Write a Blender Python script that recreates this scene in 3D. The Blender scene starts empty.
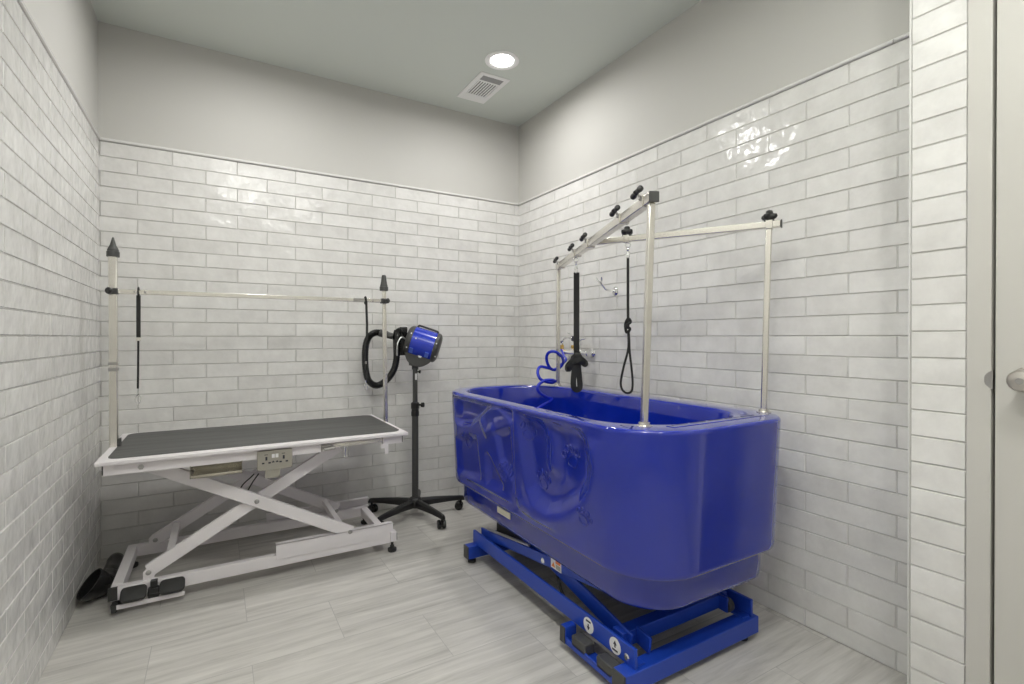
import bpy, bmesh, math, random
import numpy as np
from mathutils import Vector, Matrix
random.seed(7)
C = bpy.context.scene.collection
V = Vector
WORLD = {}            # object name -> world origin

# ------------------------------------------------------------------ materials
def mat(name, col, rough=.5, metal=0., coat=0., spec=.5, bump=0., bscale=60., vary=0., vscale=8., emis=0.):
    m = bpy.data.materials.new(name); m.use_nodes = True
    nt = m.node_tree; b = nt.nodes['Principled BSDF']
    b.inputs['Base Color'].default_value = (*col, 1); b.inputs['Roughness'].default_value = rough
    b.inputs['Metallic'].default_value = metal; b.inputs['Coat Weight'].default_value = coat
    b.inputs['Coat Roughness'].default_value = .012
    b.inputs['Specular IOR Level'].default_value = spec
    if emis:
        b.inputs['Emission Color'].default_value = (*col, 1); b.inputs['Emission Strength'].default_value = emis
    tc = nt.nodes.new('ShaderNodeTexCoord')
    n = nt.nodes.new('ShaderNodeTexNoise'); n.inputs['Scale'].default_value = vscale; n.inputs['Detail'].default_value = 4
    nt.links.new(tc.outputs['Object'], n.inputs['Vector'])
    if vary:
        mx = nt.nodes.new('ShaderNodeMix'); mx.data_type = 'RGBA'
        mx.inputs[6].default_value = (*[c*(1-vary) for c in col], 1); mx.inputs[7].default_value = (*[min(1, c*(1+vary)) for c in col], 1)
        nt.links.new(n.outputs['Fac'], mx.inputs[0]); nt.links.new(mx.outputs[2], b.inputs['Base Color'])
    if bump:
        n2 = nt.nodes.new('ShaderNodeTexNoise'); n2.inputs['Scale'].default_value = bscale; n2.inputs['Detail'].default_value = 3
        nt.links.new(tc.outputs['Object'], n2.inputs['Vector'])
        bp = nt.nodes.new('ShaderNodeBump'); bp.inputs['Strength'].default_value = bump; bp.inputs['Distance'].default_value = .01
        nt.links.new(n2.outputs['Fac'], bp.inputs['Height']); nt.links.new(bp.outputs[0], b.inputs['Normal'])
    return m

def tile_mat():
    m = bpy.data.materials.new('glazed_tile'); m.use_nodes = True
    nt = m.node_tree; N = nt.nodes.new; L = nt.links.new; b = nt.nodes['Principled BSDF']
    g = N('ShaderNodeNewGeometry'); at = N('ShaderNodeAttribute'); at.attribute_name = 'tint'
    mp = N('ShaderNodeVectorMath'); mp.operation = 'ADD'
    sc = N('ShaderNodeVectorMath'); sc.operation = 'SCALE'; sc.inputs['Scale'].default_value = 37.
    L(at.outputs['Vector'], sc.inputs[0]); L(g.outputs['Position'], mp.inputs[0]); L(sc.outputs[0], mp.inputs[1])
    n1 = N('ShaderNodeTexNoise'); n1.inputs['Scale'].default_value = 9; n1.inputs['Detail'].default_value = 6; n1.inputs['Roughness'].default_value = .65
    L(mp.outputs[0], n1.inputs['Vector'])
    r = N('ShaderNodeMapRange'); r.inputs[1].default_value = .35; r.inputs[2].default_value = .7
    L(n1.outputs['Fac'], r.inputs[0])
    a = N('ShaderNodeMath'); a.operation = 'MULTIPLY_ADD'; a.inputs[1].default_value = .55; L(r.outputs[0], a.inputs[0])
    sx = N('ShaderNodeSeparateXYZ'); L(at.outputs['Vector'], sx.inputs[0])
    t = N('ShaderNodeMath'); t.operation = 'MULTIPLY'; t.inputs[1].default_value = .3; L(sx.outputs[0], t.inputs[0]); L(t.outputs[0], a.inputs[2])
    mx = N('ShaderNodeMix'); mx.data_type = 'RGBA'
    mx.inputs[6].default_value = (.83, .82, .795, 1); mx.inputs[7].default_value = (.63, .617, .595, 1)
    L(a.outputs[0], mx.inputs[0]); L(mx.outputs[2], b.inputs['Base Color'])
    b.inputs['Roughness'].default_value = .15
    n2 = N('ShaderNodeTexNoise'); n2.inputs['Scale'].default_value = 11; n2.inputs['Detail'].default_value = 2
    L(mp.outputs[0], n2.inputs['Vector'])
    n3 = N('ShaderNodeTexNoise'); n3.inputs['Scale'].default_value = 70; n3.inputs['Detail'].default_value = 2
    L(mp.outputs[0], n3.inputs['Vector'])
    bp = N('ShaderNodeBump'); bp.inputs['Strength'].default_value = .30; bp.inputs['Distance'].default_value = .02; L(n2.outputs['Fac'], bp.inputs['Height'])
    b2 = N('ShaderNodeBump'); b2.inputs['Strength'].default_value = .10; b2.inputs['Distance'].default_value = .004; L(n3.outputs['Fac'], b2.inputs['Height'])
    L(bp.outputs[0], b2.inputs['Normal']); L(b2.outputs[0], b.inputs['Normal'])
    return m

def floor_mat():
    m = bpy.data.materials.new('stone_plank'); m.use_nodes = True
    nt = m.node_tree; N = nt.nodes.new; L = nt.links.new; b = nt.nodes['Principled BSDF']
    g = N('ShaderNodeNewGeometry'); at = N('ShaderNodeAttribute'); at.attribute_name = 'tint'
    sc = N('ShaderNodeVectorMath'); sc.operation = 'SCALE'; sc.inputs['Scale'].default_value = 23.
    L(at.outputs['Vector'], sc.inputs[0])
    ad = N('ShaderNodeVectorMath'); ad.operation = 'ADD'; L(g.outputs['Position'], ad.inputs[0]); L(sc.outputs[0], ad.inputs[1])
    mp = N('ShaderNodeMapping'); mp.inputs['Scale'].default_value = (1.2, 17, 1); mp.inputs['Rotation'].default_value = (0, 0, .06); L(ad.outputs[0], mp.inputs[0])
    n1 = N('ShaderNodeTexNoise'); n1.inputs['Scale'].default_value = 1.6; n1.inputs['Detail'].default_value = 9; n1.inputs['Roughness'].default_value = .68; n1.inputs['Distortion'].default_value = .5
    L(mp.outputs[0], n1.inputs['Vector'])
    cr = N('ShaderNodeValToRGB'); e = cr.color_ramp.elements
    e[0].position = .25; e[0].color = (.35, .335, .308, 1); e[1].position = .70; e[1].color = (.67, .65, .61, 1)
    x = cr.color_ramp.elements.new(.42); x.color = (.51, .492, .46, 1)
    x = cr.color_ramp.elements.new(.55); x.color = (.59, .57, .535, 1)
    L(n1.outputs['Fac'], cr.inputs[0])
    n2 = N('ShaderNodeTexNoise'); n2.inputs['Scale'].default_value = 3; n2.inputs['Detail'].default_value = 3; L(ad.outputs[0], n2.inputs['Vector'])
    r = N('ShaderNodeMapRange'); r.inputs[3].default_value = .88; r.inputs[4].default_value = 1.1; L(n2.outputs['Fac'], r.inputs[0])
    mm = N('ShaderNodeMix'); mm.data_type = 'RGBA'; mm.blend_type = 'MULTIPLY'; mm.inputs[0].default_value = 1
    L(cr.outputs[0], mm.inputs[6]); L(r.outputs[0], mm.inputs[7]); L(mm.outputs[2], b.inputs['Base Color'])
    b.inputs['Roughness'].default_value = .42; b.inputs['Specular IOR Level'].default_value = .4
    bp = N('ShaderNodeBump'); bp.inputs['Strength'].default_value = .12; bp.inputs['Distance'].default_value = .003; L(n1.outputs['Fac'], bp.inputs['Height']); L(bp.outputs[0], b.inputs['Normal'])
    return m

def rubber_mat():
    m = bpy.data.materials.new('ribbed_rubber'); m.use_nodes = True
    nt = m.node_tree; N = nt.nodes.new; L = nt.links.new; b = nt.nodes['Principled BSDF']
    g = N('ShaderNodeNewGeometry'); mp = N('ShaderNodeMapping'); mp.inputs['Scale'].default_value = (2.2, 60, 1); L(g.outputs['Position'], mp.inputs[0])
    n = N('ShaderNodeTexNoise'); n.inputs['Scale'].default_value = 1; n.inputs['Detail'].default_value = 5; L(mp.outputs[0], n.inputs['Vector'])
    cr = N('ShaderNodeValToRGB'); e = cr.color_ramp.elements
    e[0].position = .3; e[0].color = (.055, .056, .055, 1); e[1].position = .75; e[1].color = (.115, .115, .112, 1)
    L(n.outputs['Fac'], cr.inputs[0]); L(cr.outputs[0], b.inputs['Base Color'])
    b.inputs['Roughness'].default_value = .5; b.inputs['Specular IOR Level'].default_value = .45
    bp = N('ShaderNodeBump'); bp.inputs['Strength'].default_value = .3; bp.inputs['Distance'].default_value = .002; L(n.outputs['Fac'], bp.inputs['Height']); L(bp.outputs[0], b.inputs['Normal'])
    return m

M = dict(
    tile=tile_mat(), floor=floor_mat(), mat=rubber_mat(),
    grout=mat('grout', (.60, .59, .565), .9, bump=.1, bscale=200),
    floorgrout=mat('floor_grout', (.42, .41, .39), .9),
    paint=mat('wall_paint', (.575, .565, .535), .65, bump=.03, bscale=300),
    ceil=mat('ceiling_paint', (.70, .735, .68), .75, bump=.03, bscale=300),
    trimtile=mat('trim_tile', (.74, .73, .71), .15),
    edge=mat('edge_trim', (.72, .715, .69), .3),
    door=mat('door_paint', (.585, .57, .53), .4, bump=.02, bscale=150),
    nickel=mat('satin_nickel', (.60, .57, .53), .3, 1., vary=.05),
    steel=mat('stainless_steel', (.76, .735, .68), .27, 1., vary=.05, vscale=20),
    chrome=mat('chrome', (.86, .86, .86), .07, 1.),
    dkchrome=mat('zinc_bolt', (.45, .44, .43), .3, 1.),
    white=mat('white_powder_coat', (.81, .775, .785), .33, vary=.03, bump=.02, bscale=250),
    black=mat('black_plastic', (.018, .018, .018), .4, vary=.1),
    blackgl=mat('black_gloss_plastic', (.012, .012, .012), .2),
    rub=mat('black_rubber', (.028, .028, .027), .6, bump=.05, bscale=400),
    grey=mat('dark_grey_plastic', (.06, .06, .058), .45, vary=.08),
    nylon=mat('black_nylon', (.018, .018, .017), .7, bump=.2, bscale=700),
    tub=mat('blue_gelcoat', (.003, .020, .335), .05, coat=.7, spec=.5, vary=.14, vscale=4, bump=.004, bscale=9),
    frame=mat('blue_powder_coat', (.012, .055, .42), .3, vary=.06),
    bluedry=mat('blue_dryer_shell', (.008, .035, .50), .22, coat=.5),
    blueclip=mat('light_blue_clip', (.08, .16, .66), .35),
    bluehose=mat('blue_hose', (.01, .03, .55), .22, coat=.4),
    brass=mat('brass', (.72, .50, .17), .25, 1.),
    taupe=mat('socket_plate', (.42, .40, .35), .35, .6),
    traysteel=mat('tray_steel', (.50, .47, .40), .25, .9),
    cream=mat('cream_label', (.80, .76, .60), .5),
    sticker=mat('white_sticker', (.82, .82, .82), .4),
    orange=mat('orange_sticker', (.80, .25, .05), .5),
    ink=mat('dark_ink', (.03, .03, .05), .5),
    ventw=mat('vent_white', (.95, .945, .93), .45),
    ventd=mat('vent_dark', (.05, .05, .048), .8),
    ventg=mat('vent_grey', (.36, .355, .35), .7),
    lens=mat('light_lens', (1., .985, .96), .5, emis=22.),
    bmetal=mat('grey_rod', (.55, .55, .55), .3, .8),
)

# ------------------------------------------------------------------ mesh builder (world coordinates)
def basis(d):
    d = V(d).normalized(); a = V((0, 0, 1)) if abs(d.z) < .95 else V((1, 0, 0))
    x = d.cross(a).normalized(); return x, x.cross(d).normalized(), d    # side, up, along

class MB:
    def __init__(s): s.v = []; s.f = []; s.m = []; s.attr = []
    def add(s, vs, fs, mi=0, tint=0.):
        k = len(s.v); s.v += [tuple(p) for p in vs]
        for f in fs: s.f.append([k+i for i in f]); s.m.append(mi); s.attr.append(tint)
        return s
    def box(s, lo, hi, mi=0):
        x0, y0, z0 = lo; x1, y1, z1 = hi
        vs = [(x0, y0, z0), (x1, y0, z0), (x1, y1, z0), (x0, y1, z0), (x0, y0, z1), (x1, y0, z1), (x1, y1, z1), (x0, y1, z1)]
        return s.add(vs, [(0, 3, 2, 1), (4, 5, 6, 7), (0, 1, 5, 4), (1, 2, 6, 5), (2, 3, 7, 6), (3, 0, 4, 7)], mi)
    def bar(s, a, b, w, h, up=None, mi=0):
        """rectangular bar from a to b; w across, h along 'up'"""
        a, b = V(a), V(b); d = (b-a).normalized()
        u = V(up) if up is not None else basis(d)[1]
        u = (u - d*u.dot(d)).normalized(); x = d.cross(u)
        vs = []
        for p in (a, b):
            for i, j in ((-1, -1), (1, -1), (1, 1), (-1, 1)): vs.append(p + x*(i*w/2) + u*(j*h/2))
        return s.add(vs, [(0, 1, 2, 3), (7, 6, 5, 4), (0, 4, 5, 1), (1, 5, 6, 2), (2, 6, 7, 3), (3, 7, 4, 0)], mi)
    def lathe(s, o, d, prof, n=24, mi=0, caps=True):
        """prof: list of (along, radius)"""
        x, y, d = basis(d); o = V(o); vs = []; fs = []
        for t, r in prof:
            for k in range(n):
                a = 2*math.pi*k/n; vs.append(o + d*t + x*(r*math.cos(a)) + y*(r*math.sin(a)))
        for i in range(len(prof)-1):
            for k in range(n): fs.append((i*n+k, i*n+(k+1) % n, (i+1)*n+(k+1) % n, (i+1)*n+k))
        if caps:
            fs.append(tuple(range(n))[::-1]); fs.append(tuple((len(prof)-1)*n+k for k in range(n)))
        return s.add(vs, fs, mi)
    def cyl(s, a, b, r, n=20, mi=0):
        a, b = V(a), V(b); return s.lathe(a, b-a, [(0, r), ((b-a).length, r)], n, mi)
    def tube(s, pts, r, n=10, closed=False, flat=None, mi=0, res=0, caps=True):
        """swept tube; flat=(w,h,updir) gives a ribbon section; res>0 smooths with Catmull-Rom"""
        P = [V(p) for p in pts]
        if res:
            Q = []; m = len(P)
            for i in range(m if closed else m-1):
                g = (lambda k: P[k % m]) if closed else (lambda k: P[min(max(k, 0), m-1)])
                p0, p1, p2, p3 = g(i-1), g(i), g(i+1), g(i+2)
                for j in range(res):
                    t = j/res
                    Q.append(.5*((2*p1)+(p2-p0)*t+(2*p0-5*p1+4*p2-p3)*t*t+(3*p1-p0-3*p2+p3)*t*t*t))
            if not closed: Q.append(P[-1])
            P = Q
        m = len(P); vs = []; fs = []; rad = r if callable(r) else (lambda t: r)
        def tan(i):
            a = P[(i-1) % m] if closed or i > 0 else P[0]; b = P[(i+1) % m] if closed or i < m-1 else P[-1]
            return (b-a).normalized()
        x, y, d = basis(tan(0))
        for i in range(m):
            t = tan(i); x = (x - t*x.dot(t)); x = x.normalized() if x.length > 1e-6 else basis(t)[0]; y = t.cross(x)
            if flat:
                w, h, up = flat; u = V(up); u = (u - t*u.dot(t)); u = u.normalized() if u.length > 1e-5 else y; xx = t.cross(u)
                for a_, b_ in ((-1, -1), (1, -1), (1, 1), (-1, 1)): vs.append(P[i]+xx*(a_*w/2)+u*(b_*h/2))
            else:
                rr = rad(i/max(1, m-1))
                for k in range(n):
                    a = 2*math.pi*k/n; vs.append(P[i]+x*(rr*math.cos(a))+y*(rr*math.sin(a)))
        n = 4 if flat else n
        for i in range(m if closed else m-1):
            j = (i+1) % m
            for k in range(n): fs.append((i*n+k, i*n+(k+1) % n, j*n+(k+1) % n, j*n+k))
        if not closed and caps: fs.append(tuple(range(n))[::-1]); fs.append(tuple((m-1)*n+k for k in range(n)))
        return s.add(vs, fs, mi)
    def prism(s, pts, d, mi=0):
        """planar polygon pts extruded by vector d"""
        d = V(d); P = [V(p) for p in pts]; n = len(P)
        return s.add(P+[p+d for p in P], [tuple(range(n))[::-1], tuple(range(n, 2*n))]+[(k, (k+1) % n, n+(k+1) % n, n+k) for k in range(n)], mi)
    def build(s, name, mats, parent=None, bevel=0., smooth=35, origin=None, fixn=True):
        mats = mats if isinstance(mats, (list, tuple)) else [mats]
        A = np.array(s.v); c = V(((A[:, 0].min()+A[:, 0].max())/2, (A[:, 1].min()+A[:, 1].max())/2, A[:, 2].min())) if origin is None else V(origin)
        me = bpy.data.meshes.new(name); me.from_pydata([tuple(V(p)-c) for p in s.v], [], s.f)
        for m_ in mats: me.materials.append(M[m_])
        me.polygons.foreach_set('material_index', s.m)
        if any(s.attr):
            at = me.attributes.new('tint', 'FLOAT_VECTOR', 'FACE')
            r = random.Random(5); cache = {}
            vals = []
            for t in s.attr:
                if t not in cache: cache[t] = (r.random(), r.random(), r.random())
                vals += cache[t]
            at.data.foreach_set('vector', vals)
        if fixn:
            bm = bmesh.new(); bm.from_mesh(me); bmesh.ops.recalc_face_normals(bm, faces=bm.faces); bm.to_mesh(me); bm.free()
        if smooth:
            me.shade_smooth(); me.set_sharp_from_angle(angle=math.radians(smooth))
        o = bpy.data.objects.new(name, me); C.objects.link(o)
        place(o, c, parent)
        if bevel:
            b = o.modifiers.new('edge', 'BEVEL'); b.width = bevel; b.segments = 2; b.limit_method = 'ANGLE'; b.angle_limit = math.radians(40)
        return o

def place(o, c, parent):
    WORLD[o.name] = V(c)
    if parent is not None:
        o.parent = parent; o.location = V(c)-WORLD[parent.name]
    else: o.location = V(c)

def thing(name, loc, label, cat, group=None):
    o = bpy.data.objects.new(name, None); C.objects.link(o); o.empty_display_size = .05; place(o, loc, None)
    return tag(o, label, cat, group)
def tag(o, label, cat, group=None):
    o['label'] = label; o['category'] = cat
    if group: o['group'] = group
    return o
def struct(o): o['kind'] = 'structure'; return o

# ------------------------------------------------------------------ room
W, ZT, ZC, YF = 2.5017, 2.1336, 2.738, -4.05
H, TL = .0765, .3065

def tiled(mb, o, u, n, length, z0, ztop, phase, h=H, L=TL, seed=0):
    """tile courses on a wall plane: o origin (z=0), u along, n outward"""
    o, u, n = V(o), V(u), V(n); g = .0011; rnd = random.Random(seed)
    k = 0
    while ztop-k*h > z0+.004:
        zt = ztop-k*h; zb = max(z0, zt-h)
        ph = phase+(L/2 if k % 2 and L < .9 else 0); j = math.floor(-ph/L)
        while ph+j*L < length:
            a, b = max(0, ph+j*L), min(length, ph+(j+1)*L); j += 1
            if b-a < .006: continue
            vs = []; dz = [rnd.uniform(0, .0012) for _ in range(4)]
            for (uu, zz), e in zip(((a+g, zb+g), (b-g, zb+g), (b-g, zt-g), (a+g, zt-g)), dz): vs.append(o+u*uu+V((0, 0, zz)))
            e = .0022
            for (uu, zz), q in zip(((a+g+e, zb+g+e), (b-g-e, zb+g+e), (b-g-e, zt-g-e), (a+g+e, zt-g-e)), dz): vs.append(o+u*uu+V((0, 0, zz))+n*(.0038+q))
            fs = [(4, 5, 6, 7), (0, 1, 5, 4), (1, 2, 6, 5), (2, 3, 7, 6), (3, 0, 4, 7)]
            mb.add(vs, fs, 0, 1+seed*10000+k*100+j)
        k += 1
def quad(mb, o, u, length, z0, z1, n, mi, off=0.):
    o, u, n = V(o)+V(n)*off, V(u), V(n)
    mb.add([o+V((0, 0, z0)), o+u*length+V((0, 0, z0)), o+u*length+V((0, 0, z1)), o+V((0, 0, z1))], [(0, 1, 2, 3)], mi)

def wall(name, o, u, n, length, phase, seed):
    mb = MB(); tiled(mb, o, u, n, length, 0.0, ZT, phase, seed=seed)
    quad(mb, o, u, length, 0, ZT, n, 1); quad(mb, o, u, length, ZT, ZC, n, 2)
    # give the wall real thickness behind its face
    o2 = V(o)-V(n)*.1; quad(mb, o2, u, length, 0, ZC, n, 2)
    return struct(mb.build(name, ['tile', 'grout', 'paint'], smooth=0, origin=o, fixn=False))
wall('wall_back', (0, 0, 0), (1, 0, 0), (0, -1, 0), W, .006, 1)
wall('wall_left', (0, YF, 0), (0, 1, 0), (1, 0, 0), -YF, .10, 2)
wall('wall_right', (W, -2.60, 0), (0, 1, 0), (-1, 0, 0), 2.60, .285, 3)

# projecting wall piece next to the door, with its own tile strip
PX, PY, CY0, CY1 = 2.2802, -2.585, -2.7195, -2.771
mb = MB(); tiled(mb, (PX, CY0, 0), (0, 1, 0), (-1, 0, 0), PY-CY0-.005, 0, 2.1455, -.05, L=1.0, seed=4)
quad(mb, (PX, CY0, 0), (0, 1, 0), PY-CY0, 0, 2.1455, (-1, 0, 0), 1); quad(mb, (PX, CY0, 0), (0, 1, 0), PY-CY0, 2.1455, ZC, (-1, 0, 0), 2)
quad(mb, (PX, PY, 0), (1, 0, 0), W-PX+.1, 0, ZC, (0, 1, 0), 2)
quad(mb, (PX, -3.68, 0), (0, 1, 0), CY0+3.68, 2.13, ZC, (-1, 0, 0), 2)
quad(mb, (PX, YF, 0), (0, 1, 0), -3.68-YF, 0, ZC, (-1, 0, 0), 2)
quad(mb, (PX+.05, -3.70, 0), (0, 1, 0), 1.0, 0, 2.2, (-1, 0, 0), 2)
struct(mb.build('wall_entry', ['tile', 'grout', 'paint'], smooth=0, origin=(PX, CY0, 0), fixn=False))
mb = MB(); quad(mb, (0, YF, 0), (1, 0, 0), W+.1, 0, ZC, (0, 1, 0), 0); quad(mb, (0, YF-.1, 0), (1, 0, 0), W+.1, 0, ZC, (0, 1, 0), 0)
struct(mb.build('wall_front', 'paint', smooth=0, fixn=False))
mb = MB().box((-.1, YF-.1, ZC), (W+.1, .1, ZC+.08)); ceil_ = struct(mb.build('ceiling', 'ceil', smooth=0))

# floor of stone-look planks in running bond
mb = MB(); fh, fl = .309, .62; fj = .0011; rid = 0
y = -1.63-8*fh
r_ = -8
while y < 0:
    x = (0 if r_ % 2 == 0 else .31)-.005-fl*1
    x += 0
    while x < W:
        a, b, c, d = max(x, 0), min(x+fl, W), max(y, YF), min(y+fh, 0)
        rid += 1
        if b-a > .01 and d-c > .01:
            mb.add([(a+fj, c+fj, 0), (b-fj, c+fj, 0), (b-fj, d-fj, 0), (a+fj, d-fj, 0)], [(0, 1, 2, 3)], 0, rid)
        x += fl
    y += fh; r_ += 1
mb.box((-.1, YF-.1, -.06), (W+.1, .1, -.0012), 1)
struct(mb.build('floor', ['floor', 'floorgrout'], smooth=0, origin=(0, 0, 0), fixn=False))

# pencil trims on top of the tile, corner trims
def pencil(name, a, b):
    mb = MB(); mb.tube([a, b], .0085, 10); return struct(mb.build(name, 'trimtile'))
zt = ZT+.0085
pencil('trim_1', (.004, -.005, zt), (W-.004, -.005, zt)); pencil('trim_2', (.005, YF+.005, zt), (.005, -.006, zt)); pencil('trim_3', (W-.005, -2.455, zt), (W-.005, -.006, zt))
pencil('trim_4', (W-.005, -2.5835, zt), (W-.005, -2.458, zt))
struct(MB().box((PX-.005, PY-.0045, 0), (PX+.03, PY+.0005, ZC-.001)).build('trim_5', 'edge', bevel=.0012))
# door casing, door
struct(MB().box((PX-.009, CY1, 0), (PX+.04, CY0-.0008, 2.13)).box((PX-.009, -3.66, 2.13), (PX+.04, CY0-.0008, 2.19)).build('trim_6', 'door', bevel=.002))
dr = struct(MB().box((PX-.004, -3.62, .008), (PX+.035, CY1-.0065, 2.126)).build('door_1', 'door', bevel=.0015))
ky, kz = -2.8405, 1.026
mb = MB().lathe((PX-.004, ky, kz), (-1, 0, 0), [(0, .033), (.004, .033), (.009, .029), (.011, .015), (.03, .013), (.036, .02), (.044, .0265), (.056, .027), (.064, .022), (.067, .012), (.0675, .002)], 28)
kn = mb.build('door_knob', 'nickel', dr, smooth=40)
MB().lathe((PX-.0715, ky, kz), (-1, 0, 0), [(0, .008), (.0015, .0075)], 16).build('key_cylinder', 'dkchrome', kn)
mb = MB(); mb.lathe((PX-.004, CY1-.0115, kz-.004), (-1, 0, 0), [(-.02, .026), (.0066, .026)], 28); sk_ = [(min(v[0], 9), min(v[1], CY1+.0135), v[2]) for v in mb.v]; mb.v = [(x_, max(y_, CY1-.0035), z_) for x_, y_, z_ in sk_]; mb.build('strike_plate', 'dkchrome', dr)

# ------------------------------------------------------------------ ceiling fixtures
LX, LY = 1.943, -.728
L2 = (.734, -.745)
def fixture(x, y, t):
    MB().lathe((x, y, ZC), (0, 0, -1), [(0, .099), (.004, .099), (.0075, .092), (.006, .076), (.001, .066)], 40, caps=False).build('trim_ring', 'ventw', t)
    MB().lathe((x, y, ZC-.0012), (0, 0, -1), [(0, .067), (.0008, .066)], 40).build('lens', 'lens', t)
fixture(LX, LY, thing('recessed_light', (LX, LY, ZC), 'round white recessed ceiling light beside the air vent, above the tub', 'ceiling light'))
for q_ in (L2, (1.42, -3.245), (.734, -2.86)): fixture(*q_, ceil_)
def lamp(name, x, y, p, size=.14):
    d = bpy.data.lights.new(name, 'AREA'); d.shape = 'DISK'; d.size = size; d.energy = p; d.color = (1., .988, .968)
    o = bpy.data.objects.new(name, d); C.objects.link(o); o.location = (x, y, ZC-.012); d.spread = math.radians(172); return o
P_ = 10.2
lamp('light_tub', LX, LY, P_*.9); lamp('light_table', *L2, P_*.9); lamp('light_door', 1.42, -3.245, P_); lamp('light_entry', .734, -2.86, P_)

fl_ = bpy.data.lights.new('added_bounce_fill', 'AREA'); fl_.shape = 'DISK'; fl_.size = .5; fl_.energy = 27; fl_.color = (1., .985, .97); fl_.spread = math.radians(125)  # added fill lamp aimed at the ceiling to even out brightness, no real fixture
fo = bpy.data.objects.new('added_bounce_fill', fl_); C.objects.link(fo); fo.location = (1.0, -2.7, 1.9); fo.rotation_euler = (math.radians(180), 0, 0)
t = thing('ceiling_vent', (1.995, -.383, ZC), 'white rectangular ceiling air vent with dark slats next to the round light', 'air vent')
x0, x1, y0, y1 = 1.893, 2.095, -.565, -.202
mb = MB(); zz = ZC-.006
for a, b in (((x0, y0), (x1, y0+.03)), ((x0, y1-.085), (x1, y1)), ((x0, y0+.03), (x0+.03, y1-.085)), ((x1-.03, y0+.03), (x1, y1-.085)), ((x0+.03, y0+.085), (x1-.03, y0+.103))):
    mb.box((a[0], a[1], zz), (b[0], b[1], ZC-.0005))
mb.build('vent_frame', 'ventw', t, bevel=.002)
MB().box((x0+.02, y0+.02, ZC-.0015), (x1-.02, y1-.075, ZC-.0008)).build('duct_opening', 'ventd', t)
for k in range(8):
    xx = x0+.038+k*.018
    MB().bar((xx, y0+.104, ZC-.004), (xx, y1-.086, ZC-.004), .0095, .0012, up=(.6, 0, .8)).build('slat', 'ventw', t)
MB().box((x0+.031, y0+.031, ZC-.005), (x1-.031, y0+.084, ZC-.003)).build('damper_plate', 'ventg', t)

# ------------------------------------------------------------------ grooming table
T = thing('grooming_table', (.73, -.45, 0), 'white scissor-lift grooming table with dark rubber top and steel overhead bar', 'grooming table')
TX0, TX1, TY0, TY1, TZ = .105, 1.357, -.79, -.105, .65
mb = MB().box((TX0, TY0, TZ-.017), (TX1, TY1, TZ)); mb.build('tabletop', 'white', T, bevel=.004)
mb = MB(); pts = []
mx0, mx1, my0, my1, cr_ = .136, 1.334, -.745, -.133, .045
for cx_, cy_, a0 in ((mx1-cr_, my1-cr_, 0), (mx0+cr_, my1-cr_, 90), (mx0+cr_, my0+cr_, 180), (mx1-cr_, my0+cr_, 270)):
    for k in range(7):
        a = math.radians(a0+k*15); pts.append((cx_+cr_*math.cos(a), cy_+cr_*math.sin(a), TZ))
mb.prism(pts, (0, 0, .0025)); mb.build('rubber_mat', 'mat', T)
mb = MB()
mb.box((.128, -.76, .588), (.94, -.73, TZ-.017)).box((1.236, -.76, .592), (1.334, -.73, TZ-.017)).box((.94, -.745, .622), (1.236, -.73, TZ-.017))
mb.box((.128, -.165, .588), (1.334, -.135, TZ-.017)).box((.128, -.73, .588), (.158, -.165, TZ-.017)).box((1.304, -.73, .595), (1.334, -.165, TZ-.017))
ap = mb.build('apron_frame', 'white', T, bevel=.002)
MB().box((.1245, -.758, .592), (.128, -.732, .628)).build('end_cap', 'rub', ap); MB().box((1.334, -.758, .596), (1.3375, -.732, .626)).build('end_cap', 'rub', ap)
mb = MB().lathe((.249, -.76, .610), (0, -1, 0), [(0, .011), (.003, .011), (.005, .007)], 6); mb.build('bolt', 'dkchrome', ap)
# slot with chrome slide bar and hook
mb = MB().box((.94, -.752, .604), (1.236, -.746, .622)); sb = mb.build('slide_bar', 'steel', T, bevel=.001)
mb = MB().box((.941, -.766, .60), (.985, -.752, .622)).cyl((.95, -.772, .604), (1.0, -.772, .608), .008, 10); mb.build('slide_clamp', 'dkchrome', sb, bevel=.001)
mb = MB().tube([(1.046, -.768, .604), (1.046, -.772, .59), (1.046, -.772, .562), (1.046, -.780, .553), (1.046, -.786, .562)], .0035, 8, res=4); mb.build('hook', 'chrome', sb)
mb = MB().box((1.245, -.762, .545), (1.262, -.757, .594)).box((1.225, -.762, .575), (1.245, -.757, .594)); mb.build('hanger_tab', 'white', T)
# open steel tool tray under the front apron
mb = MB()
mb.box((.415, -.768, .538), (.61, -.64, .541)).box((.415, -.768, .538), (.61, -.765, .551)).box((.415, -.768, .538), (.418, -.64, .592)).box((.607, -.768, .538), (.61, -.64, .592)).box((.415, -.643, .538), (.61, -.64, .59))
mb.build('tool_tray', 'traysteel', T, bevel=.0008)
# socket panel
sp = MB().box((.667, -.778, .539), (.811, -.765, .6255)).build('socket_panel', 'taupe', T, bevel=.002)
mb = MB()
for cx_ in (.704, .775):
    mb.box((cx_-.004, -.7792, .583), (cx_+.004, -.777, .599))
    for s in (-1, 1): mb.box((cx_+s*.013-.005, -.7792, .568), (cx_+s*.013+.005, -.777, .5745))
    mb.box((cx_-.008, -.7792, .607), (cx_+.006, -.777, .6095))
for s in (-1, 1):
    mb.box((.7395+s*.008-.0055, -.7792, .571), (.7395+s*.008+.0055, -.777, .575)); mb.box((.7395+s*.008-.002, -.7792, .575), (.7395+s*.008+.002, -.777, .579))
mb.build('socket_holes', 'ink', sp)
for s in (-1, 1): MB().box((.7395+s*.0075-.0062, -.7805, .592), (.7395+s*.0075+.0062, -.777, .609)).build('switch', 'sticker', sp, bevel=.001)
MB().box((.70, -.765, .50), (.76, -.761, .54)).build('panel_bracket', 'taupe', T)
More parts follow.
